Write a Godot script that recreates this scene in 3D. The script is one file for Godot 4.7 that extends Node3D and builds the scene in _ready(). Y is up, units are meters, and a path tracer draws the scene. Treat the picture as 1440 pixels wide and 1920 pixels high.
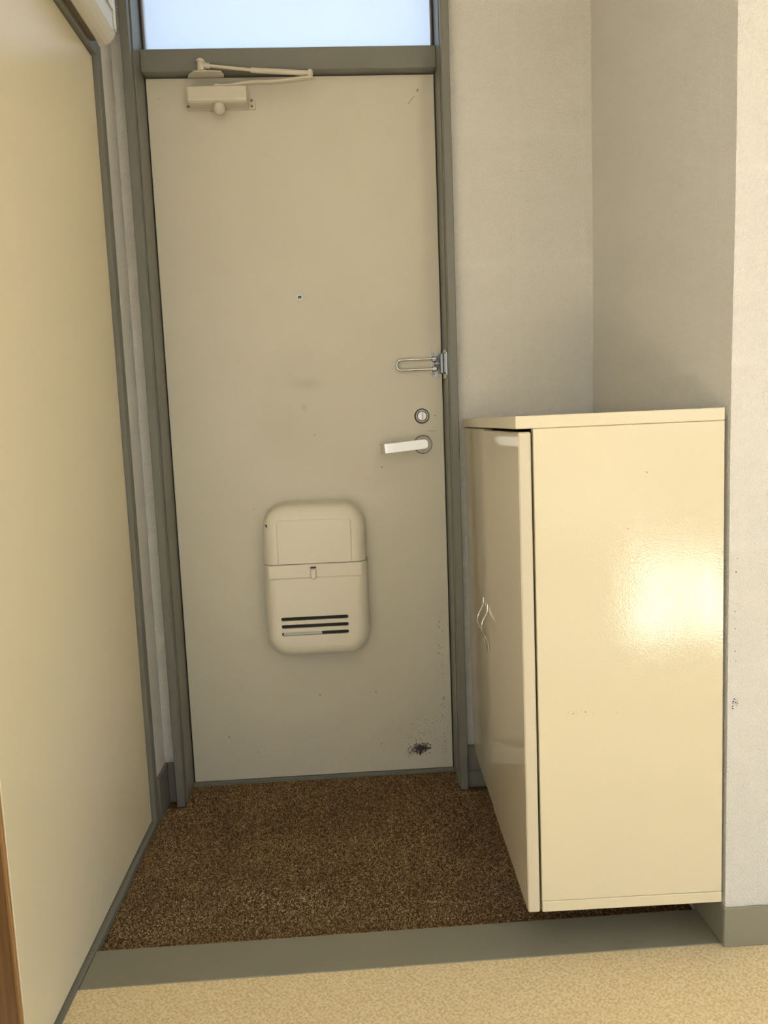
extends Node3D

# ---------------------------------------------------------------- helpers
var M := {}
var used := {}

func lin(r: float, g: float, b: float, a := 1.0) -> Color:
	return Color(r, g, b, a).linear_to_srgb()

func numbered(called: String) -> String:
	var n: int = used.get(called, 0)
	used[called] = n + 1
	return called if n == 0 else "%s_%03d" % [called, n]

func mb() -> SurfaceTool:
	var st := SurfaceTool.new()
	st.begin(Mesh.PRIMITIVE_TRIANGLES)
	st.set_smooth_group(-1)
	return st

# triangle wound so that its front looks along the hint
func tri(st: SurfaceTool, a: Vector3, b: Vector3, c: Vector3, hint: Vector3) -> void:
	var n := (c - a).cross(b - a)
	if n.length_squared() < 1e-18:
		return
	st.add_vertex(a)
	if n.dot(hint) >= 0.0:
		st.add_vertex(b)
		st.add_vertex(c)
	else:
		st.add_vertex(c)
		st.add_vertex(b)

func quad(st: SurfaceTool, a: Vector3, b: Vector3, c: Vector3, d: Vector3, hint: Vector3) -> void:
	tri(st, a, b, c, hint)
	tri(st, a, c, d, hint)

# chamfered box between two corners; warp (optional) moves each vertex
func warp(p: Vector3, way: String) -> Vector3:
	if way == "wall" and p.x < 2.0:
		return p + Vector3(LEAN * p.y - 0.0045 * (1.0 - smoothstep(0.95, 1.45, p.y)), 0, 0)
	if way == "cabinet" and p.x > 0.2:
		return p + Vector3(0.03 * p.z + 0.0028 * (1.0 - p.y / 0.9), 0, 0)
	return p

func box(st: SurfaceTool, lo: Vector3, hi: Vector3, ch := 0.0, way := "") -> void:
	var mid := (lo + hi) / 2.0
	var h := (hi - lo) / 2.0
	var c := minf(ch, minf(h.x, minf(h.y, h.z)) * 0.49)
	for s: float in [-1.0, 1.0]:
		quad(st, warp(mid + Vector3(s * h.x, -h.y + c, -h.z + c), way), warp(mid + Vector3(s * h.x, h.y - c, -h.z + c), way), warp(mid + Vector3(s * h.x, h.y - c, h.z - c), way), warp(mid + Vector3(s * h.x, -h.y + c, h.z - c), way), Vector3(s, 0, 0))
		quad(st, warp(mid + Vector3(-h.x + c, s * h.y, -h.z + c), way), warp(mid + Vector3(h.x - c, s * h.y, -h.z + c), way), warp(mid + Vector3(h.x - c, s * h.y, h.z - c), way), warp(mid + Vector3(-h.x + c, s * h.y, h.z - c), way), Vector3(0, s, 0))
		quad(st, warp(mid + Vector3(-h.x + c, -h.y + c, s * h.z), way), warp(mid + Vector3(h.x - c, -h.y + c, s * h.z), way), warp(mid + Vector3(h.x - c, h.y - c, s * h.z), way), warp(mid + Vector3(-h.x + c, h.y - c, s * h.z), way), Vector3(0, 0, s))
	if c <= 0.0:
		return
	for s: float in [-1.0, 1.0]:
		for t: float in [-1.0, 1.0]:
			quad(st, warp(mid + Vector3(-h.x + c, s * h.y, t * (h.z - c)), way), warp(mid + Vector3(h.x - c, s * h.y, t * (h.z - c)), way), warp(mid + Vector3(h.x - c, s * (h.y - c), t * h.z), way), warp(mid + Vector3(-h.x + c, s * (h.y - c), t * h.z), way), Vector3(0, s, t))
			quad(st, warp(mid + Vector3(s * h.x, -h.y + c, t * (h.z - c)), way), warp(mid + Vector3(s * h.x, h.y - c, t * (h.z - c)), way), warp(mid + Vector3(s * (h.x - c), h.y - c, t * h.z), way), warp(mid + Vector3(s * (h.x - c), -h.y + c, t * h.z), way), Vector3(s, 0, t))
			quad(st, warp(mid + Vector3(s * h.x, t * (h.y - c), -h.z + c), way), warp(mid + Vector3(s * h.x, t * (h.y - c), h.z - c), way), warp(mid + Vector3(s * (h.x - c), t * h.y, h.z - c), way), warp(mid + Vector3(s * (h.x - c), t * h.y, -h.z + c), way), Vector3(s, t, 0))
			for u: float in [-1.0, 1.0]:
				tri(st, warp(mid + Vector3(s * h.x, t * (h.y - c), u * (h.z - c)), way), warp(mid + Vector3(s * (h.x - c), t * h.y, u * (h.z - c)), way), warp(mid + Vector3(s * (h.x - c), t * (h.y - c), u * h.z), way), Vector3(s, t, u))

func boxed(lo: Vector3, hi: Vector3, ch := 0.0) -> SurfaceTool:
	var st := mb()
	box(st, lo, hi, ch)
	return st

# polygon (in the plane of axes ax, ay) pushed along the third axis from d0 to d1; smooth = rounded sides
func extrude(st: SurfaceTool, poly: PackedVector2Array, ax: Vector3, ay: Vector3, dir: Vector3, d0: float, d1: float) -> void:
	var area := 0.0
	for i in poly.size():
		area += poly[i].cross(poly[(i + 1) % poly.size()])
	for i in poly.size():
		var p := poly[i]
		var q := poly[(i + 1) % poly.size()]
		var e := (q - p).normalized()
		var n := Vector2(e.y, -e.x) * signf(area)
		quad(st, (ax * p.x + ay * p.y + dir * d0), (ax * q.x + ay * q.y + dir * d0), (ax * q.x + ay * q.y + dir * d1), (ax * p.x + ay * p.y + dir * d1), ax * n.x + ay * n.y)
	var t := Geometry2D.triangulate_polygon(poly)
	for i in range(0, t.size(), 3):
		tri(st, (ax * poly[t[i]].x + ay * poly[t[i]].y + dir * d0), (ax * poly[t[i + 1]].x + ay * poly[t[i + 1]].y + dir * d0), (ax * poly[t[i + 2]].x + ay * poly[t[i + 2]].y + dir * d0), -dir)
		tri(st, (ax * poly[t[i]].x + ay * poly[t[i]].y + dir * d1), (ax * poly[t[i + 1]].x + ay * poly[t[i + 1]].y + dir * d1), (ax * poly[t[i + 2]].x + ay * poly[t[i + 2]].y + dir * d1), dir)

# tube along a path
func tube(st: SurfaceTool, path: Array, r: float, sides := 12, flat := 1.0) -> void:
	var rings := []
	var up := Vector3(0, 0, 1)
	for i in path.size():
		var p: Vector3 = path[i]
		var a: Vector3 = path[maxi(i - 1, 0)]
		var b: Vector3 = path[mini(i + 1, path.size() - 1)]
		var t := (b - a).normalized()
		if i == 0:
			up = Vector3.UP if absf(t.y) < 0.8 else Vector3.BACK
		up = (up - t * up.dot(t)).normalized()
		var side := t.cross(up)
		var ring := []
		for k in sides:
			var an := TAU * k / sides
			ring.append(p + (up * cos(an) + side * sin(an) * flat) * r)
		rings.append(ring)
	st.set_smooth_group(1)
	for i in rings.size() - 1:
		for k in sides:
			var l := (k + 1) % sides
			var c: Vector3 = path[i]
			quad(st, rings[i][k], rings[i][l], rings[i + 1][l], rings[i + 1][k], (rings[i][k] + rings[i][l]) / 2.0 - c)
	st.set_smooth_group(-1)
	var n: int = path.size()
	for k in sides:
		var l := (k + 1) % sides
		tri(st, path[0], rings[0][k], rings[0][l], path[0] - path[1])
		tri(st, path[n - 1], rings[n - 1][k], rings[n - 1][l], path[n - 1] - path[n - 2])

# lathe: profile of (radius, distance along dir) around an axis
func lathe(st: SurfaceTool, at: Vector3, dir: Vector3, prof: Array, sides := 32) -> void:
	var d := dir.normalized()
	var u := d.cross(Vector3.UP if absf(d.y) < 0.8 else Vector3.BACK).normalized()
	var v := d.cross(u)
	for i in prof.size() - 1:
		var a: Vector2 = prof[i]
		var b: Vector2 = prof[i + 1]
		var flat := absf(b.y - a.y) < 1e-6 or absf(b.x - a.x) < 1e-6
		st.set_smooth_group(-1 if flat else 1)
		for k in sides:
			var r0 := u * cos(TAU * k / sides) + v * sin(TAU * k / sides)
			var r1 := u * cos(TAU * (k + 1) / sides) + v * sin(TAU * (k + 1) / sides)
			var hint := (r0 + r1) * (b.y - a.y) + d * (a.x - b.x) * 2.0
			quad(st, at + r0 * a.x + d * a.y, at + r1 * a.x + d * a.y, at + r1 * b.x + d * b.y, at + r0 * b.x + d * b.y, hint)
	st.set_smooth_group(-1)

# rounded rectangle loop, one radius per corner: bottom-left, bottom-right, top-right, top-left
func rrect(x0: float, y0: float, x1: float, y1: float, r: Array, n := 8) -> PackedVector2Array:
	var out := PackedVector2Array()
	var cs := [Vector2(x0 + r[0], y0 + r[0]), Vector2(x1 - r[1], y0 + r[1]), Vector2(x1 - r[2], y1 - r[2]), Vector2(x0 + r[3], y1 - r[3])]
	for c in 4:
		for k in n + 1:
			var an := PI + PI / 2.0 * c + PI / 2.0 * k / n
			var cc: Vector2 = cs[c]
			out.append(cc + Vector2(cos(an), sin(an)) * float(r[c]))
	return out

# stack of loops (same count) at rising z, capped at both ends
func loft(st: SurfaceTool, loops: Array, zs: Array, smooth := true) -> void:
	var mid := Vector2.ZERO
	for p: Vector2 in loops[0]:
		mid += p / loops[0].size()
	for i in loops.size() - 1:
		st.set_smooth_group(1 if smooth else -1)
		var n: int = loops[i].size()
		for k in n:
			var l := (k + 1) % n
			var a: Vector2 = loops[i][k]
			var b: Vector2 = loops[i][l]
			var c: Vector2 = loops[i + 1][l]
			var d: Vector2 = loops[i + 1][k]
			var e := b - a
			if e.length() < 1e-7:
				e = c - d
			var o := Vector2(e.y, -e.x).normalized()
			quad(st, Vector3(a.x, a.y, zs[i]), Vector3(b.x, b.y, zs[i]), Vector3(c.x, c.y, zs[i + 1]), Vector3(d.x, d.y, zs[i + 1]), Vector3(o.x * 0.5, o.y * 0.5, 0.3 if a.distance_to(mid) > d.distance_to(mid) + 1e-6 else 0.0))
	st.set_smooth_group(-1)
	for e in 2:
		var lp: PackedVector2Array = loops[0] if e == 0 else loops[loops.size() - 1]
		var z: float = zs[0] if e == 0 else zs[zs.size() - 1]
		var m := Vector2.ZERO
		for p in lp:
			m += p / lp.size()
		for k in lp.size():
			var p := lp[k]
			var q := lp[(k + 1) % lp.size()]
			tri(st, Vector3(m.x, m.y, z), Vector3(p.x, p.y, z), Vector3(q.x, q.y, z), Vector3(0, 0, -1 if e == 0 else 1))

func build(st: SurfaceTool, called: String, mat: Material, parent: Node3D = self) -> MeshInstance3D:
	st.generate_normals()
	var o := MeshInstance3D.new()
	o.mesh = st.commit()
	o.name = numbered(called) if parent == self else called
	o.material_override = mat
	o.cast_shadow = GeometryInstance3D.SHADOW_CASTING_SETTING_ON
	parent.add_child(o, true)
	return o

func thing(called: String, at := Vector3.ZERO, basis_ := Basis.IDENTITY) -> Node3D:
	var o := Node3D.new()
	o.name = numbered(called)
	o.transform = Transform3D(basis_, at)
	add_child(o)
	return o

func tag(o: Node3D, label: String, category := "", kind := "") -> Node3D:
	o.set_meta("label", label)
	if category != "":
		o.set_meta("category", category)
	if kind != "":
		o.set_meta("kind", kind)
	return o

# ---------------------------------------------------------------- materials
func noise(freq: float, size := 512, oct := 2, kind := FastNoiseLite.TYPE_SIMPLEX_SMOOTH, seed_ := 7, ramp: Gradient = null) -> NoiseTexture2D:
	var f := FastNoiseLite.new()
	f.noise_type = kind
	f.frequency = freq
	f.seed = seed_
	f.fractal_octaves = oct
	var t := NoiseTexture2D.new()
	t.width = size
	t.height = size
	t.seamless = true
	t.noise = f
	if ramp:
		t.color_ramp = ramp
	return t

func grad(stops: Array) -> Gradient:
	var g := Gradient.new()
	var offs := PackedFloat32Array()
	var cols := PackedColorArray()
	for s in stops:
		offs.append(s[0])
		cols.append(s[1])
	g.offsets = offs
	g.colors = cols
	return g

func mat(called: String, c: Color, rough: float, spec := 0.5) -> StandardMaterial3D:
	var m := StandardMaterial3D.new()
	m.resource_name = called
	m.albedo_color = c
	m.roughness = rough
	m.metallic_specular = spec
	M[called] = m
	return m

func bump(m: StandardMaterial3D, t: Texture2D, scale_cm: float, per_metre: float, world := true) -> void:
	m.heightmap_enabled = true
	m.heightmap_texture = t
	m.heightmap_scale = scale_cm
	m.uv1_triplanar = true
	m.uv1_world_triplanar = world
	m.uv1_scale = Vector3.ONE * per_metre

func make_materials() -> void:
	# embossed wallpaper
	var w := mat("wallpaper", lin(0.87, 0.84, 0.765), 0.85, 0.3)
	bump(w, noise(0.06, 1024, 2), 0.22, 5.0)
	w.uv1_scale = Vector3(6.0, 3.2, 6.0)
	# grey gloss paint on frames and skirtings
	var g := mat("grey_paint", lin(0.20, 0.197, 0.165), 0.38)
	bump(g, noise(0.03, 512, 2), 0.004, 8.0)
	mat("sill_paint", lin(0.27, 0.255, 0.19), 0.45)
	bump(M.sill_paint, noise(0.03, 512, 3), 0.01, 6.0)
	mat("skirting_paint", lin(0.30, 0.28, 0.21), 0.4)
	bump(M.skirting_paint, noise(0.03, 512, 2), 0.006, 8.0)
	mat("rose_metal", lin(0.50, 0.46, 0.37), 0.35, 0.7)
	mat("dark_gap", lin(0.02, 0.018, 0.016), 0.9)
	mat("bead", lin(0.30, 0.26, 0.25), 0.4)
	mat("dark_seal", lin(0.03, 0.03, 0.035), 0.6)
	# cream enamel on steel: glossy with orange peel
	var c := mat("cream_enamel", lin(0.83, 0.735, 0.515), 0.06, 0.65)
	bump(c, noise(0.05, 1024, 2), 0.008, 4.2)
	var p := mat("door_paint", lin(0.68, 0.64, 0.52), 0.42)
	p.metallic_specular = 0.4
	var b := mat("box_paint", lin(0.80, 0.75, 0.61), 0.35)
	bump(b, noise(0.03, 256, 2), 0.003, 8.0)
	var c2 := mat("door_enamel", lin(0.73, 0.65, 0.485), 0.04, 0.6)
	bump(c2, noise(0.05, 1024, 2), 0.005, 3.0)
	mat("panel_laminate", lin(0.90, 0.79, 0.555), 0.28, 0.4)
	mat("closer_paint", lin(0.67, 0.61, 0.49), 0.4)
	mat("white_plastic", lin(0.78, 0.75, 0.66), 0.35)
	var s := mat("steel", lin(0.36, 0.35, 0.33), 0.3)
	s.metallic = 1.0
	var ch := mat("chrome", lin(0.60, 0.59, 0.57), 0.1)
	ch.metallic = 1.0
	var al := mat("satin_aluminium", lin(0.70, 0.69, 0.65), 0.34)
	al.metallic = 1.0
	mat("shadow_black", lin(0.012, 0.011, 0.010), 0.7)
	mat("paper", lin(0.62, 0.60, 0.60), 0.8)
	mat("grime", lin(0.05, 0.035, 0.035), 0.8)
	mat("tan_chip", lin(0.30, 0.24, 0.16), 0.7)
	# wood of the frame at the far left
	var wood := mat("brown_wood", Color.WHITE, 0.5)
	wood.albedo_texture = noise(0.012, 512, 4, FastNoiseLite.TYPE_SIMPLEX, 3, grad([[0.2, lin(0.17, 0.085, 0.03)], [0.8, lin(0.25, 0.13, 0.05)]]))
	wood.uv1_triplanar = true
	wood.uv1_world_triplanar = true
	wood.uv1_scale = Vector3(6, 0.8, 6)
	mat("strip_brown", lin(0.15, 0.115, 0.08), 0.5)
	mat("brown_edge", lin(0.42, 0.23, 0.085), 0.45)
	# vinyl sheet, mottled
	var v := mat("vinyl", Color.WHITE, 0.5, 0.4)
	v.albedo_texture = noise(0.09, 1024, 3, FastNoiseLite.TYPE_VALUE_CUBIC, 11, grad([[0.22, lin(0.70, 0.54, 0.28)], [0.5, lin(0.85, 0.685, 0.40)], [0.75, lin(0.95, 0.81, 0.53)]]))
	v.uv1_triplanar = true
	v.uv1_world_triplanar = true
	v.uv1_scale = Vector3.ONE * 3.8
	# carpet backing
	var k := mat("carpet", Color.WHITE, 0.95, 0.1)
	k.albedo_texture = noise(0.06, 1024, 3, FastNoiseLite.TYPE_SIMPLEX, 21, grad([[0.3, lin(0.10, 0.06, 0.03)], [0.55, lin(0.16, 0.10, 0.05)], [0.8, lin(0.21, 0.14, 0.075)]]))
	bump(k, noise(0.08, 1024, 2), 0.3, 2.5)
	var pile := mat("pile", Color.WHITE, 0.9, 0.1)
	pile.vertex_color_use_as_albedo = true
	# frosted transom glass
	var f := mat("frosted_glass", Color(0.95, 0.98, 1.0, 0.55), 0.3)
	f.transparency = BaseMaterial3D.TRANSPARENCY_ALPHA
	f.backlight_enabled = true
	f.backlight = Color(0.9, 0.9, 0.9)
	var clear := mat("window_glass", Color(1, 1, 1, 0.06), 0.02)
	clear.transparency = BaseMaterial3D.TRANSPARENCY_ALPHA
	mat("room_white", lin(0.84, 0.83, 0.80), 0.9, 0.2)
	mat("room_floor", lin(0.73, 0.67, 0.56), 0.6, 0.3)
	mat("ceiling_paint", lin(0.85, 0.84, 0.82), 0.9, 0.2)

# ---------------------------------------------------------------- measured places (metres)
const W := 0.7352      # clear width of the doorway
const H := 1.88
const ZJ := 0.1131     # front of the jambs
const ZW := 0.0768     # wall beside the jambs
const XR := 1.1274     # niche side wall
const LEAN := -0.0054
const ZF := 0.7931     # wall facing the corridor
const S := 0.0156      # corridor floor above the carpet
const XL := -0.0565
const XT := -0.053
const TOP := 2.42
const XROOM := 3.1
const XLEFT := -1.7
const ZROOM := 4.6

func _ready() -> void:
	var cam := Camera3D.new()
	cam.name = "camera"
	cam.transform = Transform3D(Basis(Vector3(0.9979078888, -0.0378125908, 0.0524409516), Vector3(0.0437427486, 0.9921700938, -0.1169832331), Vector3(-0.0476069047, 0.1190324025, 0.9917483904)), Vector3(0.46378622, 1.0008982, 2.05620989))
	cam.fov = 67.9518
	cam.near = 0.02
	add_child(cam)
	cam.current = true

	var sky_mat := ProceduralSkyMaterial.new()
	sky_mat.sky_top_color = Color(0.70, 0.84, 1.0)
	sky_mat.sky_horizon_color = Color(0.86, 0.94, 1.0)
	sky_mat.ground_bottom_color = Color(0.45, 0.43, 0.40)
	sky_mat.ground_horizon_color = Color(0.62, 0.62, 0.62)
	sky_mat.sky_energy_multiplier = 1.0
	var env := Environment.new()
	env.background_mode = Environment.BG_SKY
	env.sky = Sky.new()
	env.sky.sky_material = sky_mat
	env.background_energy_multiplier = 3.7
	env.tonemap_mode = Environment.TONE_MAPPER_LINEAR
	env.tonemap_exposure = 0.69
	env.sdfgi_enabled = true
	env.ssao_enabled = true
	env.ssil_enabled = true
	var we := WorldEnvironment.new()
	we.name = "world"
	we.environment = env
	add_child(we)

	# afternoon sun through the balcony window behind the camera
	var sun := DirectionalLight3D.new()
	sun.name = "sun"
	sun.light_color = Color(1.0, 0.97, 0.92)
	sun.light_energy = 28.5
	sun.light_angular_distance = 0.6
	sun.shadow_enabled = true
	sun.transform = Transform3D(Basis.looking_at(Vector3(-0.37, -1.0, -1.0), Vector3.UP), Vector3(2.4, 4, 8))
	add_child(sun)

	make_materials()
	build_room()
	build_entry_floor()
	build_door()
	build_transom()
	build_left_panel()
	build_cabinet()
	build_closer()
	build_mail_box()
	build_overhead()

func build_room() -> void:
	# wall holding the front door: two piers and the strip over the transom
	var st := mb()
	box(st, Vector3(W + 0.0226, 0, -0.12), Vector3(XR + 0.1, TOP, ZW))
	box(st, Vector3(-0.35, 0, -0.12), Vector3(-0.0242, TOP, ZW))
	box(st, Vector3(-0.0242, 2.36, -0.12), Vector3(W + 0.0226, TOP, ZW))
	tag(build(st, "wall_back", M.wallpaper), "cream embossed wallpaper wall around the front door, behind the cabinet", "", "structure")
	# niche side wall and the corridor-facing wall are one corner block, a little out of plumb
	st = mb()
	var ys := [0.0, 0.95, 1.05, 1.15, 1.25, 1.35, 1.45, TOP]
	for i in ys.size() - 1:
		box(st, Vector3(XR, ys[i], ZW), Vector3(XROOM + 0.15, ys[i + 1], ZF), 0.0, "wall")
	var wr := build(st, "wall_right", M.wallpaper)
	tag(wr, "cream embossed wallpaper wall to the right, with an outside corner beside the cabinet", "", "structure")
	# scuff where something rubbed the corner
	st = mb()
	var rng := RandomNumberGenerator.new()
	rng.seed = 5
	for i in 26:
		var c := Vector3(1.1290 + absf(rng.randfn(0, 0.006)), 0.481 + rng.randfn(0, 0.005), ZF + 0.0003)
		if i > 17:
			c = Vector3(1.128 + rng.randf() * 0.01, rng.randf_range(0.45, 0.75), ZF + 0.0003)
		var r := rng.randf_range(0.0005, 0.0013)
		lathe(st, c, Vector3.BACK, [Vector2(r, 0), Vector2(r * 0.6, 0.0004), Vector2(0.0, 0.0005)], 6)
	var sc := build(st, "scuff_mark", M.grime, wr)
	sc.set_meta("kind", "stuff")
	sc.set_meta("label", "dark scuff on the wallpaper near the outside corner")
	# left wall: sliver beyond the panel, and the part above it
	st = mb()
	box(st, Vector3(-0.35, 0, ZW), Vector3(XL, TOP, 0.20))
	box(st, Vector3(-0.35, 1.86, 0.20), Vector3(XL, TOP, 1.09))
	box(st, Vector3(-0.35, 0, 0.20), Vector3(-0.105, 1.86, 1.09))
	box(st, Vector3(XLEFT - 0.15, 0, 0.97), Vector3(-0.35, TOP, 1.09))
	tag(build(st, "wall_left", M.wallpaper), "narrow cream wallpaper wall between the sliding panel and the door jamb", "", "structure")
	# room behind the camera
	st = mb()
	box(st, Vector3(XLEFT - 0.15, 0, 1.09), Vector3(XLEFT, TOP, 1.4))
	box(st, Vector3(XLEFT - 0.15, 0, 1.4), Vector3(XLEFT, 1.35, 3.8))
	box(st, Vector3(XLEFT - 0.15, 2.05, 1.4), Vector3(XLEFT, TOP, 3.8))
	box(st, Vector3(XLEFT - 0.15, 0, 3.8), Vector3(XLEFT, TOP, ZROOM + 0.15))
	tag(build(st, "wall_side", M.room_white), "plain left side wall of the room behind the viewer", "", "structure")
	st = mb()
	box(st, Vector3(XROOM, 0, ZF), Vector3(XROOM + 0.15, TOP, 1.2))
	box(st, Vector3(XROOM, 0, 1.2), Vector3(XROOM + 0.15, 0.1, 3.7))
	box(st, Vector3(XROOM, 2.05, 1.2), Vector3(XROOM + 0.15, TOP, 3.7))
	box(st, Vector3(XROOM, 0, 3.7), Vector3(XROOM + 0.15, TOP, ZROOM + 0.15))
	tag(build(st, "wall_far", M.room_white), "plain side wall of the room behind the viewer", "", "structure")
	# end wall with a balcony door on the right and a sill-height window on the left
	st = mb()
	box(st, Vector3(XLEFT, 0, ZROOM), Vector3(-0.9, TOP, ZROOM + 0.15))
	box(st, Vector3(-0.9, 0, ZROOM), Vector3(1.0, 0.75, ZROOM + 0.15))
	box(st, Vector3(-0.9, 2.05, ZROOM), Vector3(1.0, TOP, ZROOM + 0.15))
	box(st, Vector3(1.0, 0, ZROOM), Vector3(2.22, TOP, ZROOM + 0.15))
	box(st, Vector3(2.22, 2.05, ZROOM), Vector3(2.87, TOP, ZROOM + 0.15))
	box(st, Vector3(2.22, 0, ZROOM), Vector3(2.87, 0.06, ZROOM + 0.15))
	box(st, Vector3(2.87, 0, ZROOM), Vector3(XROOM, TOP, ZROOM + 0.15))
	tag(build(st, "wall_front", M.room_white), "white end wall of the room behind the viewer, around its windows", "", "structure")
	tag(build(boxed(Vector3(XLEFT - 0.15, -0.12, 2.3), Vector3(XROOM + 0.15, S + 0.001, ZROOM + 0.15)), "floor", M.room_floor), "pale floor of the room behind the viewer", "", "structure")
	room_window("window_2", 2.22, 2.87, 0.06, "tall aluminium balcony window behind the viewer")
	var sw := room_window("window_4", 0.0, 2.5, 0.1, "wide side window of the room behind the viewer")
	sw.transform = Transform3D(Basis(Vector3.UP, PI / 2.0), Vector3(XROOM - ZROOM, 0, 3.7))
	var lw := room_window("window_5", 0.0, 2.4, 1.35, "high side window of the room behind the viewer")
	lw.transform = Transform3D(Basis(Vector3.UP, -PI / 2.0), Vector3(XLEFT + ZROOM, 0, 1.4))
	room_window("window_3", -0.9, 1.0, 0.75, "aluminium window at sill height behind the viewer")
	# ceiling
	tag(build(boxed(Vector3(XLEFT - 0.15, TOP, -0.12), Vector3(XROOM + 0.15, TOP + 0.12, ZROOM + 0.15)), "ceiling", M.ceiling_paint), "plain off-white ceiling above the entry", "", "structure")
	# corridor floor
	tag(build(boxed(Vector3(XLEFT - 0.15, -0.12, 0.7858), Vector3(XROOM + 0.15, S, 2.2995)), "floor", M.vinyl), "mottled beige vinyl floor of the corridor in front of the grey threshold board", "", "structure")
	# threshold board between carpet and corridor
	st = mb()
	box(st, Vector3(-0.0529, 0.0005, 0.6851), Vector3(XR - 0.0005, S + 0.001, 0.7858), 0.0015)
	tag(build(st, "trim_1", M.sill_paint), "worn grey painted threshold board between brown carpet and beige vinyl floor", "", "structure")
	# skirtings
	var bl := thing("baseboard_left")
	tag(bl, "tall grey skirting in the corner left of the front door", "", "structure")
	build(boxed(Vector3(XL, 0.0005, ZW), Vector3(XL + 0.008, 0.1122, 0.178), 0.0015), "board", M.grey_paint, bl)
	build(boxed(Vector3(XL + 0.008, 0.0005, ZW), Vector3(-0.0243, 0.1122, ZW + 0.008), 0.0015), "board", M.grey_paint, bl)
	var bk := thing("baseboard_back")
	tag(bk, "grey skirting with a stepped foot on the wall right of the front door", "", "structure")
	build(boxed(Vector3(W + 0.0230, 0.045, ZW), Vector3(XR - 0.001, 0.1122, ZW + 0.020), 0.0015), "board", M.grey_paint, bk)
	build(boxed(Vector3(W + 0.0230, 0.0005, ZW), Vector3(XR - 0.001, 0.045, ZW + 0.0254), 0.0015), "foot_strip", M.grey_paint, bk)
	var br := thing("baseboard_right")
	tag(br, "chipped grey skirting wrapping the outside wall corner beside the cabinet", "", "structure")
	build(boxed(Vector3(XR - 0.0085, S + 0.0012, ZW + 0.03), Vector3(XR + 0.001, S + 0.0776, ZF + 0.0005), 0.001), "board", M.skirting_paint, br)
	build(boxed(Vector3(XR - 0.0085, S + 0.0005, ZF), Vector3(XROOM, S + 0.0776, ZF + 0.0045), 0.0012), "board", M.skirting_paint, br)
	# wooden frame at the left edge
	var wf := thing("trim_2", Vector3(-0.07, S, 0.963))
	tag(wf, "brown wooden door frame at the far left beside the cream panel", "", "structure")
	build(boxed(Vector3(-0.02, 0.0005, 0.007), Vector3(0.0, 2.1, 0.12), 0.001), "board", M.brown_wood, wf)
	build(boxed(Vector3(-0.02, 0.0005, 0.0), Vector3(0.004, 2.1, 0.007), 0.001), "edge_strip", M.brown_edge, wf)

func room_window(called: String, x0: float, x1: float, y0: float, label: String) -> Node3D:
	var win := thing(called)
	tag(win, label, "", "structure")
	var z := ZROOM
	var st := mb()
	for x: float in [x0, (x0 + x1) / 2.0 - 0.025, x1 - 0.05]:
		box(st, Vector3(x, y0, z + 0.04), Vector3(x + 0.05, 2.05, z + 0.09), 0.003)
	box(st, Vector3(x0, y0, z + 0.04), Vector3(x1, y0 + 0.05, z + 0.09), 0.003)
	box(st, Vector3(x0, 2.0, z + 0.04), Vector3(x1, 2.05, z + 0.09), 0.003)
	build(st, "window_frame", M.satin_aluminium, win)
	for k in 2:
		var a := x0 + 0.05 + k * ((x1 - x0) / 2.0 - 0.025)
		build(boxed(Vector3(a, y0 + 0.05, z + 0.062), Vector3(a + (x1 - x0) / 2.0 - 0.075, 2.0, z + 0.066)), "pane", M.window_glass, win)
	return win

func build_entry_floor() -> void:
	var fl := build(boxed(Vector3(-0.35, -0.12, -0.12), Vector3(XR + 0.05, 0.0, 0.7857)), "floor", M.carpet)
	tag(fl, "brown flecked carpet of the sunken entry in front of the door", "", "structure")
	# the pile: short curly strands
	var st := mb()
	var pts := [Vector3(-0.0016, 0, 0), Vector3(-0.0008, 0.0012, 0.0003), Vector3(0.0004, 0.0015, 0.0), Vector3(0.0016, 0.0004, -0.0004)]
	for i in 3:
		var a: Vector3 = pts[i]
		var b: Vector3 = pts[i + 1]
		quad(st, a + Vector3(0, 0, -0.00045), b + Vector3(0, 0, -0.00045), b + Vector3(0, 0.0001, 0.00045), a + Vector3(0, 0.0001, 0.00045), Vector3.UP)
	st.generate_normals()
	var mm := MultiMesh.new()
	mm.transform_format = MultiMesh.TRANSFORM_3D
	mm.use_colors = true
	mm.mesh = st.commit()
	var n := 110000
	mm.instance_count = n
	var rng := RandomNumberGenerator.new()
	rng.seed = 41
	var shades := [Color(0.20, 0.12, 0.058), Color(0.30, 0.19, 0.092), Color(0.40, 0.265, 0.135), Color(0.53, 0.37, 0.20), Color(0.70, 0.53, 0.33)]
	var patch := FastNoiseLite.new()
	patch.seed = 4
	patch.frequency = 4.0
	for i in n:
		var x := rng.randf_range(-0.053, 1.11)
		var z := rng.randf_range(0.004, 0.684)
		if z < 0.12 and (x < 0.0 or x > W):
			z = rng.randf_range(0.13, 0.684)
		var y := rng.randf_range(-0.0002, 0.0012)
		var b := Basis(Vector3.UP, rng.randf() * TAU) * Basis(Vector3.RIGHT, rng.randfn(0, 0.35)) * Basis(Vector3.BACK, rng.randfn(0, 0.3))
		mm.set_instance_transform(i, Transform3D(b.scaled(Vector3.ONE * rng.randf_range(0.8, 1.5)), Vector3(x, y, z)))
		var k := clampi(int(rng.randfn(1.7, 1.1) + 0.5), 0, 4)
		var t := 1.0 + 0.28 * patch.get_noise_2d(x, z)
		var c: Color = shades[k]
		mm.set_instance_color(i, Color(c.r * t, c.g * t, c.b * t))
	var o := MultiMeshInstance3D.new()
	o.name = "carpet_pile"
	o.multimesh = mm
	o.material_override = M.pile
	o.set_meta("kind", "stuff")
	fl.add_child(o)

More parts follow.
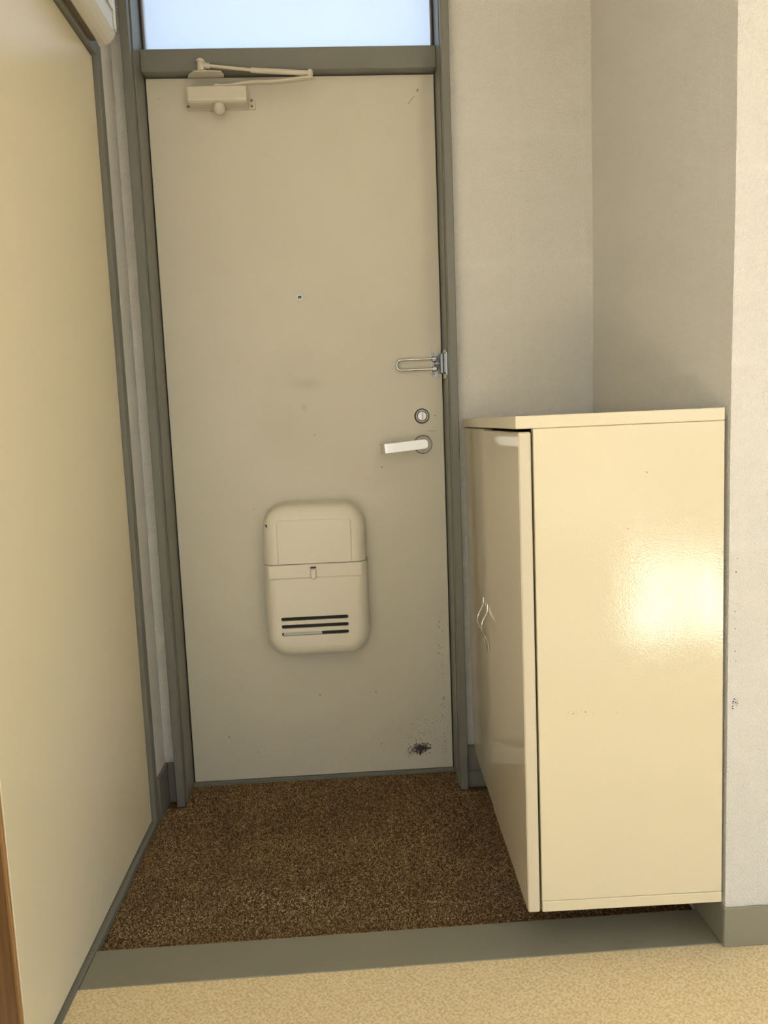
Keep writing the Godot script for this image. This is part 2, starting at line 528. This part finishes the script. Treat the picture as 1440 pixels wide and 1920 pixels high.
func dab(im: Image, px: float, py: float, r: float, c: Color, a: float) -> void:
	var w := im.get_width()
	var h := im.get_height()
	var cx := px / W * w
	var cy := (1.0 - py / H) * h
	var k := r / W * w
	for yy in range(maxi(0, int(cy - k - 1)), mini(h, int(cy + k + 2))):
		for xx in range(maxi(0, int(cx - k - 1)), mini(w, int(cx + k + 2))):
			var q := Vector2(xx + 0.5 - cx, yy + 0.5 - cy).length()
			var t := a * clampf(k - q + 0.5, 0.0, 1.0)
			if t > 0.0:
				im.set_pixel(xx, yy, im.get_pixel(xx, yy).lerp(c, t))

# painted door face with its stains, as a texture of wear (u across, v down)
func door_face() -> ImageTexture:
	var w := 800
	var h := 2000
	var im := Image.create(w, h, false, Image.FORMAT_RGB8)
	var base := Vector3(0.68, 0.64, 0.52)
	var cloud := FastNoiseLite.new()
	cloud.seed = 12
	cloud.frequency = 0.004
	cloud.fractal_octaves = 4
	var blobs := [[0.370, 1.106, 0.035, 0.012, 0.10], [0.33, 1.14, 0.10, 0.06, 0.05], [0.36, 1.045, 0.007, 0.007, 0.13], [0.31, 0.99, 0.09, 0.09, 0.06], [0.42, 1.2, 0.12, 0.08, -0.03]]
	for y in h:
		for x in w:
			var px := x / float(w) * W
			var py := (1.0 - y / float(h)) * H
			var d := 0.02 * cloud.get_noise_2d(x, y)
			for b in blobs:
				var q: float = pow((px - b[0]) / b[2], 2.0) + pow((py - b[1]) / b[3], 2.0)
				if q < 6.0:
					d -= b[4] * exp(-q)
			var c := base * (1.0 + d)
			c.z -= 0.12 * maxf(0.0, -d)
			im.set_pixel(x, y, lin(c.x, c.y, c.z))
	var rng := RandomNumberGenerator.new()
	rng.seed = 77
	var dark := lin(0.035, 0.025, 0.028)
	var brown := lin(0.16, 0.10, 0.06)
	var grey := lin(0.30, 0.25, 0.20)
	# the large blot near the lower right corner
	for i in 430:
		var a := rng.randf() * TAU
		var q := absf(rng.randfn(0, 1.0))
		dab(im, 0.640 + cos(a) * q * 0.013, 0.073 + sin(a) * q * 0.0075, rng.randf_range(0.0006, 0.0022), dark if rng.randf() < 0.6 else lin(0.10, 0.075, 0.075), rng.randf_range(0.35, 0.9))
	for k in 3:
		var sweep := [[0.6415, 0.0745, 0.012, 0.0045], [0.662, 0.0735, 0.009, 0.002], [0.6395, 0.062, 0.0025, 0.008]]
		for i in 70:
			var e: Array = sweep[k]
			dab(im, e[0] + rng.randf_range(-1, 1) * e[2], e[1] + rng.randfn(0, 0.5) * e[3], rng.randf_range(0.0010, 0.0022), lin(0.075, 0.052, 0.062), rng.randf_range(0.25, 0.6))
	for i in 60:
		dab(im, 0.615 + rng.randfn(0, 0.008), 0.066 + rng.randfn(0, 0.006), rng.randf_range(0.0006, 0.0018), grey, 0.5)
	for i in 150:
		dab(im, 0.650 + rng.randfn(0, 0.030), 0.105 + rng.randfn(0, 0.030), rng.randf_range(0.0004, 0.0012), dark if rng.randf() < 0.4 else brown, rng.randf_range(0.3, 0.8))
	for i in 90:
		dab(im, 0.715 - absf(rng.randfn(0, 0.009)), rng.randf_range(0.03, 0.5), rng.randf_range(0.0004, 0.0013), brown if rng.randf() < 0.7 else dark, rng.randf_range(0.3, 0.8))
	for i in 110:
		dab(im, rng.randf_range(0.30, 0.72), absf(rng.randfn(0.01, 0.09)) + 0.015, rng.randf_range(0.0004, 0.0012), grey, rng.randf_range(0.2, 0.6))
	for i in 70:
		dab(im, rng.randf_range(0.02, 0.72), rng.randf_range(0.1, 1.85), rng.randf_range(0.0004, 0.0009), grey, rng.randf_range(0.2, 0.5))
	for s in [[0.1058, 0.1399, 0.0022, 0.6], [0.5299, 0.0937, 0.0014, 1.0], [0.5208, 0.2477, 0.002, 0.6], [0.364, 0.2474, 0.003, 0.35], [0.5613, 0.8765, 0.0017, 0.9], [0.1846, 0.0913, 0.002, 0.5], [0.7106, 1.0101, 0.0014, 1.0], [0.6901, 1.8412, 0.0022, 0.8], [0.6885, 1.8375, 0.0016, 0.7], [0.0325, 1.83, 0.001, 0.8], [0.6998, 0.3491, 0.002, 0.5], [0.211, 0.777, 0.0014, 0.6], [0.3845, 0.971, 0.0014, 0.6]]:
		dab(im, s[0], s[1], s[2], brown, s[3])
	for i in 26:
		var t := i / 25.0
		dab(im, lerpf(0.664, 0.680, t), lerpf(1.807, 1.825, t) + rng.randfn(0, 0.0006), 0.0007, brown, 0.55)
		dab(im, lerpf(0.688, 0.712, t), lerpf(0.9700, 0.9685, t), 0.0006, brown, 0.5 if i % 3 else 0.2)
		dab(im, lerpf(0.27, 0.33, t), lerpf(1.70, 1.675, t), 0.0005, grey, 0.3)
	return ImageTexture.create_from_image(im)

func build_door() -> void:
	var d := thing("door_1")
	tag(d, "off-white painted steel front door in a grey frame, stained near its lower right corner", "", "structure")
	# leaf: slab with a mapped face
	var leaf := mb()
	box(leaf, Vector3(0.003, 0.0135, -0.04), Vector3(W - 0.003, H - 0.002, -0.0006), 0.001)
	var lf := build(leaf, "door_leaf", M.door_paint, d)
	var fm := (M.door_paint as StandardMaterial3D).duplicate() as StandardMaterial3D
	fm.resource_name = "door_face_paint"
	fm.albedo_color = Color.WHITE
	fm.albedo_texture = door_face()
	fm.texture_repeat = false
	var face := SurfaceTool.new()
	face.begin(Mesh.PRIMITIVE_TRIANGLES)
	var cs := [Vector3(0.004, 0.0145, 0), Vector3(W - 0.004, 0.0145, 0), Vector3(W - 0.004, H - 0.003, 0), Vector3(0.004, H - 0.003, 0)]
	for i in [0, 2, 1, 0, 3, 2]:
		var p: Vector3 = cs[i]
		face.set_uv(Vector2(p.x / W, 1.0 - p.y / H))
		face.add_vertex(p)
	build(face, "face_sheet", fm, lf)
	# frame
	var jl := mb()
	box(jl, Vector3(-0.0241, 0.0005, -0.06), Vector3(-0.0035, 2.36, ZJ), 0.0015)
	box(jl, Vector3(-0.0035, 0.0005, -0.06), Vector3(0.0, 2.36, 0.090), 0.001)
	build(jl, "jamb", M.grey_paint, d)
	var jr := mb()
	box(jr, Vector3(W + 0.0020, 0.0005, -0.06), Vector3(W + 0.0225, 2.36, ZJ), 0.0015)
	box(jr, Vector3(W, 0.0005, -0.06), Vector3(W + 0.0020, 2.36, 0.090), 0.001)
	build(jr, "jamb", M.grey_paint, d)
	build(boxed(Vector3(0.0002, H + 0.001, -0.06), Vector3(W - 0.0002, 1.9345, 0.030), 0.0015), "lintel", M.grey_paint, d)
	build(boxed(Vector3(0.0002, 0.0004, -0.06), Vector3(W - 0.0002, 0.0125, 0.004), 0.001), "threshold", M.grey_paint, d)
	var seal := mb()
	box(seal, Vector3(0.0002, 0.013, -0.03), Vector3(0.0032, H, -0.003))
	box(seal, Vector3(W - 0.0032, 0.013, -0.03), Vector3(W - 0.0002, H, -0.003))
	build(seal, "door_seal", M.dark_seal, d)
	# peephole
	var ph := mb()
	var pc := Vector3(0.3626, 1.3304, 0.0)
	lathe(ph, pc, Vector3.BACK, [Vector2(0.0085, 0.0), Vector2(0.0085, 0.0012), Vector2(0.0075, 0.002), Vector2(0.0052, 0.002), Vector2(0.0048, 0.0008)], 28)
	var pe := build(ph, "peephole", M.satin_aluminium, d)
	var pl := mb()
	lathe(pl, pc, Vector3.BACK, [Vector2(0.0050, 0.0007), Vector2(0.0, 0.0009)], 24)
	build(pl, "barrel", M.shadow_black, pe)
	var pn := mb()
	lathe(pn, pc + Vector3(0.0004, -0.0016, 0), Vector3.BACK, [Vector2(0.0022, 0.0008), Vector2(0.0016, 0.0018), Vector2(0.0, 0.0022)], 16)
	build(pn, "lens", M.white_plastic, pe)
	# thumb turn lock
	var tl := mb()
	var tc := Vector3(0.6745, 1.0098, 0.0)
	lathe(tl, tc, Vector3.BACK, [Vector2(0.0185, 0), Vector2(0.0185, 0.004), Vector2(0.0165, 0.0062), Vector2(0.0140, 0.0062), Vector2(0.0135, 0.0045)], 40)
	var lk := build(tl, "thumb_turn", M.steel, d)
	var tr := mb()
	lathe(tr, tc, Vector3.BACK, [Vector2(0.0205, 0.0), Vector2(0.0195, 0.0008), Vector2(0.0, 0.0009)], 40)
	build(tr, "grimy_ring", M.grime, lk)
	var td := mb()
	lathe(td, tc, Vector3.BACK, [Vector2(0.0125, 0.004), Vector2(0.0125, 0.0066), Vector2(0.0115, 0.0074), Vector2(0.0, 0.0074)], 40)
	build(td, "rotor", M.chrome, lk)
	build(boxed(tc + Vector3(-0.0019, -0.0105, 0.0074), tc + Vector3(0.0019, 0.0105, 0.017), 0.0012), "grip", M.chrome, lk)
	# lever handle
	var rc := Vector3(0.675, 0.9335, 0.0)
	var rs := mb()
	lathe(rs, rc, Vector3.BACK, [Vector2(0.0235, 0), Vector2(0.0235, 0.006), Vector2(0.0225, 0.0075), Vector2(0.0, 0.0075)], 48)
	var hd := build(rs, "lever_handle", M.rose_metal, d)
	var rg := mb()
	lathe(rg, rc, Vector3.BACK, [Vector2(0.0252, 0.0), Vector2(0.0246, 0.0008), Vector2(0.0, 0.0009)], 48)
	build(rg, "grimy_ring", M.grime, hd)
	var nk := mb()
	lathe(nk, rc + Vector3(-0.002, 0, 0), Vector3.BACK, [Vector2(0.009, 0.0075), Vector2(0.009, 0.040)], 24)
	build(nk, "neck", M.rose_metal, hd)
	# lever bar: flat bar that turns back towards the door at its free end
	var lv := mb()
	var hb := Basis(Vector3.BACK, deg_to_rad(4.7))
	extrude(lv, rrect(-0.099, -0.0122, 0.0085, 0.0122, [0.0004, 0.0085, 0.0085, 0.0004], 6), hb * Vector3.RIGHT, hb * Vector3.UP, Vector3.BACK, -0.007, 0.0)
	var bend := PackedVector2Array([Vector2(-0.099, 0.0), Vector2(-0.106, -0.0006), Vector2(-0.1115, -0.0035), Vector2(-0.1150, -0.0085), Vector2(-0.1165, -0.014), Vector2(-0.1165, -0.027), Vector2(-0.1110, -0.027), Vector2(-0.1110, -0.016), Vector2(-0.1080, -0.0105), Vector2(-0.104, -0.0078), Vector2(-0.099, -0.007)])
	extrude(lv, bend, hb * Vector3.RIGHT, Vector3.BACK, hb * Vector3.UP, -0.0122, 0.0122)
	var lb := build(lv, "lever_bar", M.satin_aluminium, hd)
	lb.position = rc + Vector3(0, 0.0025, 0.047)
	# swing-bar guard
	var gp := mb()
	var gpl := rrect(0.7005, 1.1115, 0.7245, 1.1805, [0.0118, 0.0118, 0.0118, 0.0118])
	extrude(gp, gpl, Vector3.RIGHT, Vector3.UP, Vector3.BACK, 0.0002, 0.003)
	var gd := build(gp, "door_guard", M.steel, d)
	for y: float in [1.1712, 1.1212]:
		var gs := mb()
		lathe(gs, Vector3(0.7085, y, 0.003), Vector3.BACK, [Vector2(0.0042, 0), Vector2(0.0036, 0.0012), Vector2(0.0012, 0.0014), Vector2(0.0, 0.0005)], 16)
		build(gs, "screw", M.steel, gd)
	var hinge := mb()
	box(hinge, Vector3(0.7045, 1.152, 0.003), Vector3(0.719, 1.1665, 0.016), 0.002)
	build(hinge, "hinge_block", M.steel, gd)
	hinge = mb()
	box(hinge, Vector3(0.7045, 1.127, 0.003), Vector3(0.719, 1.1405, 0.016), 0.002)
	build(hinge, "hinge_block", M.steel, gd)
	var bar := mb()
	var bp := []
	for i in 3:
		bp.append(Vector3(0.7175 - i * 0.045, 1.1600 - i * 0.0006, 0.013))
	for i in 11:
		var an := PI / 2.0 + PI * i / 10.0
		bp.append(Vector3(0.6235 + cos(an) * 0.0128, 1.1455 + sin(an) * 0.0135, 0.013))
	for i in 3:
		bp.append(Vector3(0.6275 + i * 0.045, 1.1322 + i * 0.0004, 0.013))
	tube(bar, bp, 0.0033, 10)
	build(bar, "swing_bar", M.chrome, gd)
	for y: float in [1.1590, 1.1335]:
		var kb := mb()
		lathe(kb, Vector3(0.7155, y, 0.012), Vector3.BACK, [Vector2(0.0052, 0.0), Vector2(0.0048, 0.003), Vector2(0.0028, 0.005), Vector2(0.0, 0.0056)], 16)
		build(kb, "rivet", M.chrome, gd)
	# its strike plate and stud on the jamb
	var sp := mb()
	var spl := rrect(0.022, 1.105, 0.0885, 1.178, [0.010, 0.010, 0.010, 0.010])
	extrude(sp, spl, Vector3.BACK, Vector3.UP, Vector3.LEFT, -W + 0.0001, -W + 0.003)
	var sk := build(sp, "guard_strike", M.chrome, d)
	var ss := mb()
	box(ss, Vector3(W - 0.012, 1.119, 0.016), Vector3(W - 0.003, 1.172, 0.036), 0.003)
	build(ss, "strike_lug", M.steel, sk)
	var stud := mb()
	lathe(stud, Vector3(W - 0.008, 1.1455, 0.018), Vector3.LEFT, [Vector2(0.0028, 0), Vector2(0.0028, 0.012), Vector2(0.005, 0.0125), Vector2(0.005, 0.016), Vector2(0.0, 0.0165)], 16)
	build(stud, "stud", M.steel, sk)

func build_transom() -> void:
	var w := thing("window_1", Vector3(0, 1.9345, 0))
	tag(w, "bright frosted transom window above the front door", "", "structure")
	build(boxed(Vector3(0.002, 0.0002, -0.012), Vector3(W - 0.002, 0.40, -0.006)), "pane", M.frosted_glass, w)
	var bd := mb()
	box(bd, Vector3(0.0002, 0.0002, -0.004), Vector3(0.0045, 0.40, 0.004), 0.0008)
	box(bd, Vector3(W - 0.0045, 0.0002, -0.004), Vector3(W - 0.0002, 0.40, 0.004), 0.0008)
	build(bd, "gasket", M.dark_seal, w)
	var be := mb()
	box(be, Vector3(0.0045, 0.0002, -0.004), Vector3(0.0085, 0.40, 0.002), 0.0008)
	box(be, Vector3(W - 0.0085, 0.0002, -0.004), Vector3(W - 0.0045, 0.40, 0.002), 0.0008)
	build(be, "glazing_bead", M.bead, w)

func build_left_panel() -> void:
	var d := thing("door_2", Vector3(0, 0, 0))
	tag(d, "large plain cream flush panel door in a grey surround along the left wall", "", "structure")
	var xp := -0.065
	build(boxed(Vector3(xp - 0.03, 0.019, 0.211), Vector3(xp, 1.838, 0.962), 0.0008), "door_panel", M.panel_laminate, d)
	build(boxed(Vector3(XT - 0.05, 0.0005, 0.178), Vector3(XT, 1.872, 0.2095), 0.0015), "upright", M.grey_paint, d)
	build(boxed(Vector3(XT - 0.05, 0.0005, 0.2096), Vector3(XT, 0.0165, 0.6851), 0.0015), "bottom_rail", M.grey_paint, d)
	build(boxed(Vector3(XT - 0.05, S + 0.0004, 0.6852), Vector3(XT, 0.0172, 1.3), 0.0015), "bottom_rail", M.grey_paint, d)
	build(boxed(Vector3(XT - 0.05, 1.8405, 0.2096), Vector3(XT, 1.872, 1.05), 0.0015), "head_rail", M.grey_paint, d)

func build_overhead() -> void:
	var o := thing("overhead_box", Vector3(XL, 1.845, 0.25))
	tag(o, "cream overhead box with rounded lower edge mounted above the left panel", "box")
	o.position = Vector3.ZERO
	var st := mb()
	var prof := PackedVector2Array([Vector2(-0.0415, 1.8515), Vector2(-0.035, 1.8445), Vector2(-0.022, 1.8435), Vector2(-0.012, 1.847), Vector2(-0.004, 1.8555), Vector2(0.0005, 1.8645), Vector2(0.002, 1.874), Vector2(0.003, 2.20), Vector2(-0.0415, 2.20)])
	extrude(st, prof, Vector3.RIGHT, Vector3.UP, Vector3.BACK, 0.25, 1.04)
	build(st, "housing", M.white_plastic, o)
	build(boxed(Vector3(-0.0524, 1.8505, 0.252), Vector3(-0.0416, 2.20, 1.04)), "back_strip", M.strip_brown, o)
	build(boxed(Vector3(0.0022, 1.903, 0.268), Vector3(0.0065, 2.19, 1.02), 0.0012), "cover", M.white_plastic, o)
	build(boxed(Vector3(0.0022, 1.868, 0.251), Vector3(0.0048, 2.195, 0.2655), 0.001), "end_strip", M.white_plastic, o)

func build_cabinet() -> void:
	# pivot: lower near corner of the doors; the cabinet stands slightly askew in its niche
	var b := Basis(Vector3(0.99964754, 0.00524341, 0.0260252), Vector3(-0.00522107, 0.99998594, -0.00092633), Vector3(-0.02602969, 0.00079012, 0.99966086))
	var c := thing("shoe_cabinet", Vector3(0.76086684, 0.09992299, 0.78111075), b)
	tag(c, "glossy cream wall-hung shoe cabinet with two doors in the niche right of the front door", "cabinet")
	var hy := 0.9002     # overall height
	var st_ := 0.0216    # top slab
	var xb := 0.0256     # carcass begins
	var xr := 0.3535
	var zb := -0.694
	# narrower at the back so that it clears the wall
	var top := mb()
	box(top, Vector3(-0.004, hy - st_, zb), Vector3(xr, hy, 0.0), 0.0012, "cabinet")
	build(top, "top_board", M.cream_enamel, c)
	var bot := mb()
	box(bot, Vector3(xb, 0.0, zb), Vector3(xr, 0.0205, 0.0006), 0.0015, "cabinet")
	build(bot, "bottom_board", M.cream_enamel, c)
	# side panel towards the viewer, with small scratches
	var sd := mb()
	box(sd, Vector3(xb, 0.021, -0.018), Vector3(xr, hy - st_ - 0.0006, 0.0), 0.0012, "cabinet")
	var sp := build(sd, "side_panel", M.cream_enamel, c)
	var sk := mb()
	var rng := RandomNumberGenerator.new()
	rng.seed = 9
	for i in 34:
		var p := Vector3(rng.randf_range(0.075, 0.165), 0.375 + rng.randfn(0, 0.003), 0.0)
		if i == 0:
			p = Vector3(0.087, 0.374, 0)
		if i == 1:
			p = Vector3(0.109, 0.376, 0)
		var r := 0.0012 if i < 2 else rng.randf_range(0.0003, 0.0006)
		lathe(sk, p, Vector3.BACK, [Vector2(r, 0.0), Vector2(r * 0.7, 0.0002), Vector2(0, 0.0003)], 6)
	for p: Vector3 in [Vector3(0.217, 0.797, 0), Vector3(0.184, 0.701, 0)]:
		var nick := mb()
		tube(nick, [p, p + Vector3(0.002, -0.0006, 0), p + Vector3(0.004, -0.002, 0)], 0.0005, 5)
		build(nick, "scratch", M.tan_chip, sp)
	var ks := build(sk, "scuff_specks", M.tan_chip, sp)
	ks.set_meta("kind", "stuff")
	# back, far side and a shelf inside
	var bk := mb()
	box(bk, Vector3(0.325, 0.021, zb + 0.001), Vector3(0.336, hy - st_ - 0.001, -0.0185), 0.0, "cabinet")
	build(bk, "back_panel", M.cream_enamel, c)
	var fs := mb()
	box(fs, Vector3(xb, 0.021, zb), Vector3(0.32, hy - st_ - 0.001, zb + 0.018))
	build(fs, "far_side", M.cream_enamel, c)
	build(boxed(Vector3(xb + 0.01, 0.44, zb + 0.019), Vector3(0.30, 0.455, -0.0185)), "shelf", M.cream_enamel, c)
	# doors: near and far leaf
	var gap := -0.3805
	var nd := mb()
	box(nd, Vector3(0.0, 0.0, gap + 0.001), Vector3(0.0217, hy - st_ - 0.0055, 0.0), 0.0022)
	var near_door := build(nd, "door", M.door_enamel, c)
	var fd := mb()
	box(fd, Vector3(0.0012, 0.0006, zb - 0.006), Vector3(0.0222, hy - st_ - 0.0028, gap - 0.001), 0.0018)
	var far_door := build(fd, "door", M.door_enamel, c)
	for k in 2:
		var z := -0.3735 if k == 0 else -0.4405
		var x0 := 0.0 if k == 0 else 0.0012
		var h := mb()
		var y0 := 0.377
		var y1 := 0.4865
		tube(h, [Vector3(x0 - 0.0016, y0, z), Vector3(x0 - 0.0018, y0 + 0.010, z), Vector3(x0 - 0.0026, y0 + 0.018, z), Vector3(x0 - 0.0060, y0 + 0.027, z), Vector3(x0 - 0.0115, y0 + 0.038, z), Vector3(x0 - 0.0155, y0 + 0.049, z), Vector3(x0 - 0.0165, y0 + 0.057, z), Vector3(x0 - 0.0155, y0 + 0.065, z), Vector3(x0 - 0.0115, y0 + 0.075, z), Vector3(x0 - 0.0060, y0 + 0.084, z), Vector3(x0 - 0.0026, y1 - 0.018, z), Vector3(x0 - 0.0018, y1 - 0.010, z), Vector3(x0 - 0.0016, y1, z)], 0.0031, 10, 0.8)
		var ho := build(h, "handle", M.chrome, near_door if k == 0 else far_door)
		ho.set_meta("label", "small bowed chrome pull")

func build_closer() -> void:
	var c := thing("door_closer", Vector3(0.186, 1.80, 0.0))
	c.position = Vector3.ZERO
	tag(c, "cream door closer with a folded two-piece arm at the top of the front door", "door closer")
	var b := mb()
	# body section in (z, y): flat front, rounded lower edge
	var sec := PackedVector2Array([Vector2(0.0055, 1.8005), Vector2(0.036, 1.8005), Vector2(0.042, 1.8020), Vector2(0.0465, 1.8055), Vector2(0.0490, 1.8105), Vector2(0.0495, 1.836), Vector2(0.0480, 1.8385), Vector2(0.0450, 1.8395), Vector2(0.0055, 1.8395)])
	extrude(b, sec, Vector3.BACK, Vector3.UP, Vector3.RIGHT, 0.1135, 0.2580)
	build(b, "closer_body", M.closer_paint, c)
	var fl := mb()
	extrude(fl, rrect(0.1000, 1.7985, 0.2745, 1.8260, [0.006, 0.004, 0.004, 0.006], 4), Vector3.RIGHT, Vector3.UP, Vector3.BACK, 0.0003, 0.0058)
	var mp := build(fl, "mounting_plate", M.closer_paint, c)
	for p: Vector2 in [Vector2(0.1060, 1.8075), Vector2(0.2660, 1.8060), Vector2(0.2660, 1.8195)]:
		var sc := mb()
		lathe(sc, Vector3(p.x, p.y, 0.0058), Vector3.BACK, [Vector2(0.0036, 0), Vector2(0.0030, 0.0010), Vector2(0.0010, 0.0011), Vector2(0.0, 0.0004)], 14)
		build(sc, "screw", M.tan_chip, mp)
	var kn := mb()
	lathe(kn, Vector3(0.1865, 1.8008, 0.034), Vector3.DOWN, [Vector2(0.0125, 0.0), Vector2(0.0150, 0.0060), Vector2(0.0154, 0.0120), Vector2(0.0140, 0.0170), Vector2(0.0105, 0.0215), Vector2(0.0060, 0.0240), Vector2(0.0022, 0.0249), Vector2(0.0, 0.0250)], 28)
	build(kn, "spindle_cap", M.closer_paint, c)
	# lower arm: cranked flat bar
	var la := mb()
	var ap := [Vector3(0.176, 1.8425, 0.031), Vector3(0.215, 1.8432, 0.036), Vector3(0.262, 1.8455, 0.045), Vector3(0.292, 1.8450, 0.050), Vector3(0.316, 1.8415, 0.055), Vector3(0.345, 1.8415, 0.060), Vector3(0.388, 1.8438, 0.066), Vector3(0.4225, 1.8455, 0.070)]
	tube(la, ap, 0.0042, 8, 2.2)
	build(la, "lower_arm", M.closer_paint, c)
	var sn := mb()
	lathe(sn, Vector3(0.186, 1.8396, 0.030), Vector3.UP, [Vector2(0.011, 0.0), Vector2(0.011, 0.0075), Vector2(0.009, 0.0085), Vector2(0.0, 0.0085)], 20)
	build(sn, "spindle", M.closer_paint, c)
	# bracket on the lintel
	var br := mb()
	var slope := Vector3(0, 0.19, 0.98).normalized()
	extrude(br, PackedVector2Array([Vector2(0.1145, 0.0), Vector2(0.2030, 0.0), Vector2(0.2045, 0.008), Vector2(0.1995, 0.021), Vector2(0.1720, 0.024), Vector2(0.1340, 0.024), Vector2(0.1180, 0.010)]), Vector3.RIGHT, slope, Vector3(0, slope.z, -slope.y), 0.0, 0.003)
	var bo := build(br, "arm_bracket", M.closer_paint, c)
	bo.position = Vector3(0, 1.8655, 0.0302)
	build(boxed(Vector3(0.1385, 1.868, 0.0302), Vector3(0.161, 1.902, 0.0345), 0.001), "bracket_lug", M.closer_paint, c)
	var pv := mb()
	lathe(pv, Vector3(0.1495, 1.8700, 0.046), Vector3.UP, [Vector2(0.0, 0.0), Vector2(0.0045, 0.0), Vector2(0.0045, 0.004), Vector2(0.0085, 0.004), Vector2(0.0085, 0.024), Vector2(0.0105, 0.025), Vector2(0.0105, 0.029), Vector2(0.0080, 0.0315), Vector2(0.0, 0.032)], 22)
	box(pv, Vector3(0.142, 1.874, 0.0345), Vector3(0.157, 1.894, 0.046), 0.002)
	build(pv, "pivot", M.closer_paint, c)
	var ua := mb()
	tube(ua, [Vector3(0.152, 1.8865, 0.047), Vector3(0.172, 1.8855, 0.048)], 0.0068, 10)
	tube(ua, [Vector3(0.168, 1.8856, 0.048), Vector3(0.285, 1.8690, 0.057)], 0.0038, 10)
	tube(ua, [Vector3(0.2735, 1.8700, 0.056), Vector3(0.4160, 1.8555, 0.069)], 0.0062, 12)
	build(ua, "upper_arm", M.closer_paint, c)
	var eb := mb()
	lathe(eb, Vector3(0.4185, 1.8420, 0.070), Vector3.UP, [Vector2(0.0, 0.0), Vector2(0.0070, 0.0), Vector2(0.0070, 0.0185), Vector2(0.0055, 0.0205), Vector2(0.0, 0.021)], 20)
	build(eb, "elbow", M.closer_paint, c)

# pillow-shaped shell: which sides are rounded over is given by 0/1 factors (left, bottom, right, top)
func pillow(st: SurfaceTool, x0: float, y0: float, x1: float, y1: float, depth: float, round_over: float, taper: float, rc: Array, f: Array) -> void:
	var loops := []
	var zs := []
	var n := 9
	loops.append(rrect(x0, y0, x1, y1, rc))
	zs.append(0.0004)
	for i in n:
		var an := PI / 2.0 * i / (n - 1)
		var ins := taper + round_over * (1.0 - cos(an))
		var z := depth - round_over + round_over * sin(an)
		var r := []
		for k in 4:
			r.append(maxf(float(rc[k]) - ins * 0.75, 0.0006) if float(rc[k]) > 0.001 else 0.0005)
		loops.append(rrect(x0 + ins * f[0], y0 + ins * f[1], x1 - ins * f[2], y1 - ins * f[3], r))
		zs.append(z)
	loft(st, loops, zs)

func build_mail_box() -> void:
	var m := thing("mail_box")
	tag(m, "cream rounded mail catcher box with three slots on the lower half of the front door", "mail box")
	var y_split := 0.6335
	# lid
	var lid := mb()
	pillow(lid, 0.2325, y_split + 0.0008, 0.5105, 0.7945, 0.070, 0.030, 0.004, [0.0004, 0.0004, 0.068, 0.068], [1, 0, 1, 1])
	var ld := build(lid, "lid", M.box_paint, m)
	var lp := mb()
	var pr := [0.0008, 0.0008, 0.006, 0.006]
	loft(lp, [rrect(0.2735, y_split + 0.002, 0.4705, 0.752, pr), rrect(0.2765, y_split + 0.002, 0.4675, 0.749, pr)], [0.0699, 0.0716], false)
	build(lp, "lid_panel", M.box_paint, ld)
	# body, with real slots cut through its front
	var body := mb()
	pillow(body, 0.2300, 0.3760, 0.5125, y_split - 0.0008, 0.073, 0.030, 0.004, [0.062, 0.062, 0.0004, 0.0004], [1, 1, 1, 0])
	body.generate_normals()
	var slots := [0.4868, 0.4664, 0.4459]
	var bd := CSGCombiner3D.new()
	bd.name = "box_body"
	var shell := CSGMesh3D.new()
	shell.mesh = body.commit()
	shell.material = M.box_paint
	bd.add_child(shell)
	for y: float in slots:
		var cut := CSGPolygon3D.new()
		cut.polygon = rrect(0.2745, y - 0.0050, 0.4535, y + 0.0050, [0.0049, 0.0049, 0.0049, 0.0049], 6)
		cut.depth = 0.03
		cut.position = Vector3(0, 0, 0.0915)
		cut.operation = CSGShape3D.OPERATION_SUBTRACTION
		cut.material = M.box_paint
		bd.add_child(cut)
	m.add_child(bd)
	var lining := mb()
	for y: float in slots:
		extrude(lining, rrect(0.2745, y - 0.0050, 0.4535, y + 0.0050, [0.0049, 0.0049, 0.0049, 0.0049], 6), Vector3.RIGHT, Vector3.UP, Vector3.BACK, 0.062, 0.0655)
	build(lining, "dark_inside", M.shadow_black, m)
	build(boxed(Vector3(0.279, 0.4416, 0.0656), Vector3(0.381, 0.4502, 0.0672)), "paper_slip", M.paper, m)
	# raised belt under the split and the line of the lower panel
	var belt := mb()
	var rr := [0.006, 0.006, 0.0008, 0.0008]
	loft(belt, [rrect(0.2465, 0.5945, 0.4960, y_split - 0.0022, rr), rrect(0.2500, 0.5985, 0.4925, y_split - 0.0022, rr)], [0.0728, 0.0746], false)
	build(belt, "belt", M.box_paint, m)
	var lt := mb()
	var lo := [rrect(0.3580, 0.5925, 0.3745, 0.6225, [0.0078, 0.0078, 0.002, 0.002]), rrect(0.3588, 0.5935, 0.3737, 0.6222, [0.0072, 0.0072, 0.002, 0.002]), rrect(0.3612, 0.5965, 0.3713, 0.6195, [0.005, 0.005, 0.002, 0.002])]
	loft(lt, lo, [0.0740, 0.0830, 0.0868])
	var la := build(lt, "latch", M.box_paint, m)
	build(boxed(Vector3(0.3590, 0.6222, 0.0745), Vector3(0.3735, 0.6262, 0.0800), 0.0006), "keeper", M.grime, la)
	var chips := mb()
	lathe(chips, Vector3(0.2475, 0.7395, 0.0632), Vector3(-0.6, 0.2, 1), [Vector2(0.0030, 0.0), Vector2(0.0, 0.0006)], 7)
	lathe(chips, Vector3(0.2490, 0.7360, 0.0640), Vector3(-0.6, 0.2, 1), [Vector2(0.0024, 0.0), Vector2(0.0, 0.0006)], 7)
	build(chips, "paint_chips", M.grime, ld)
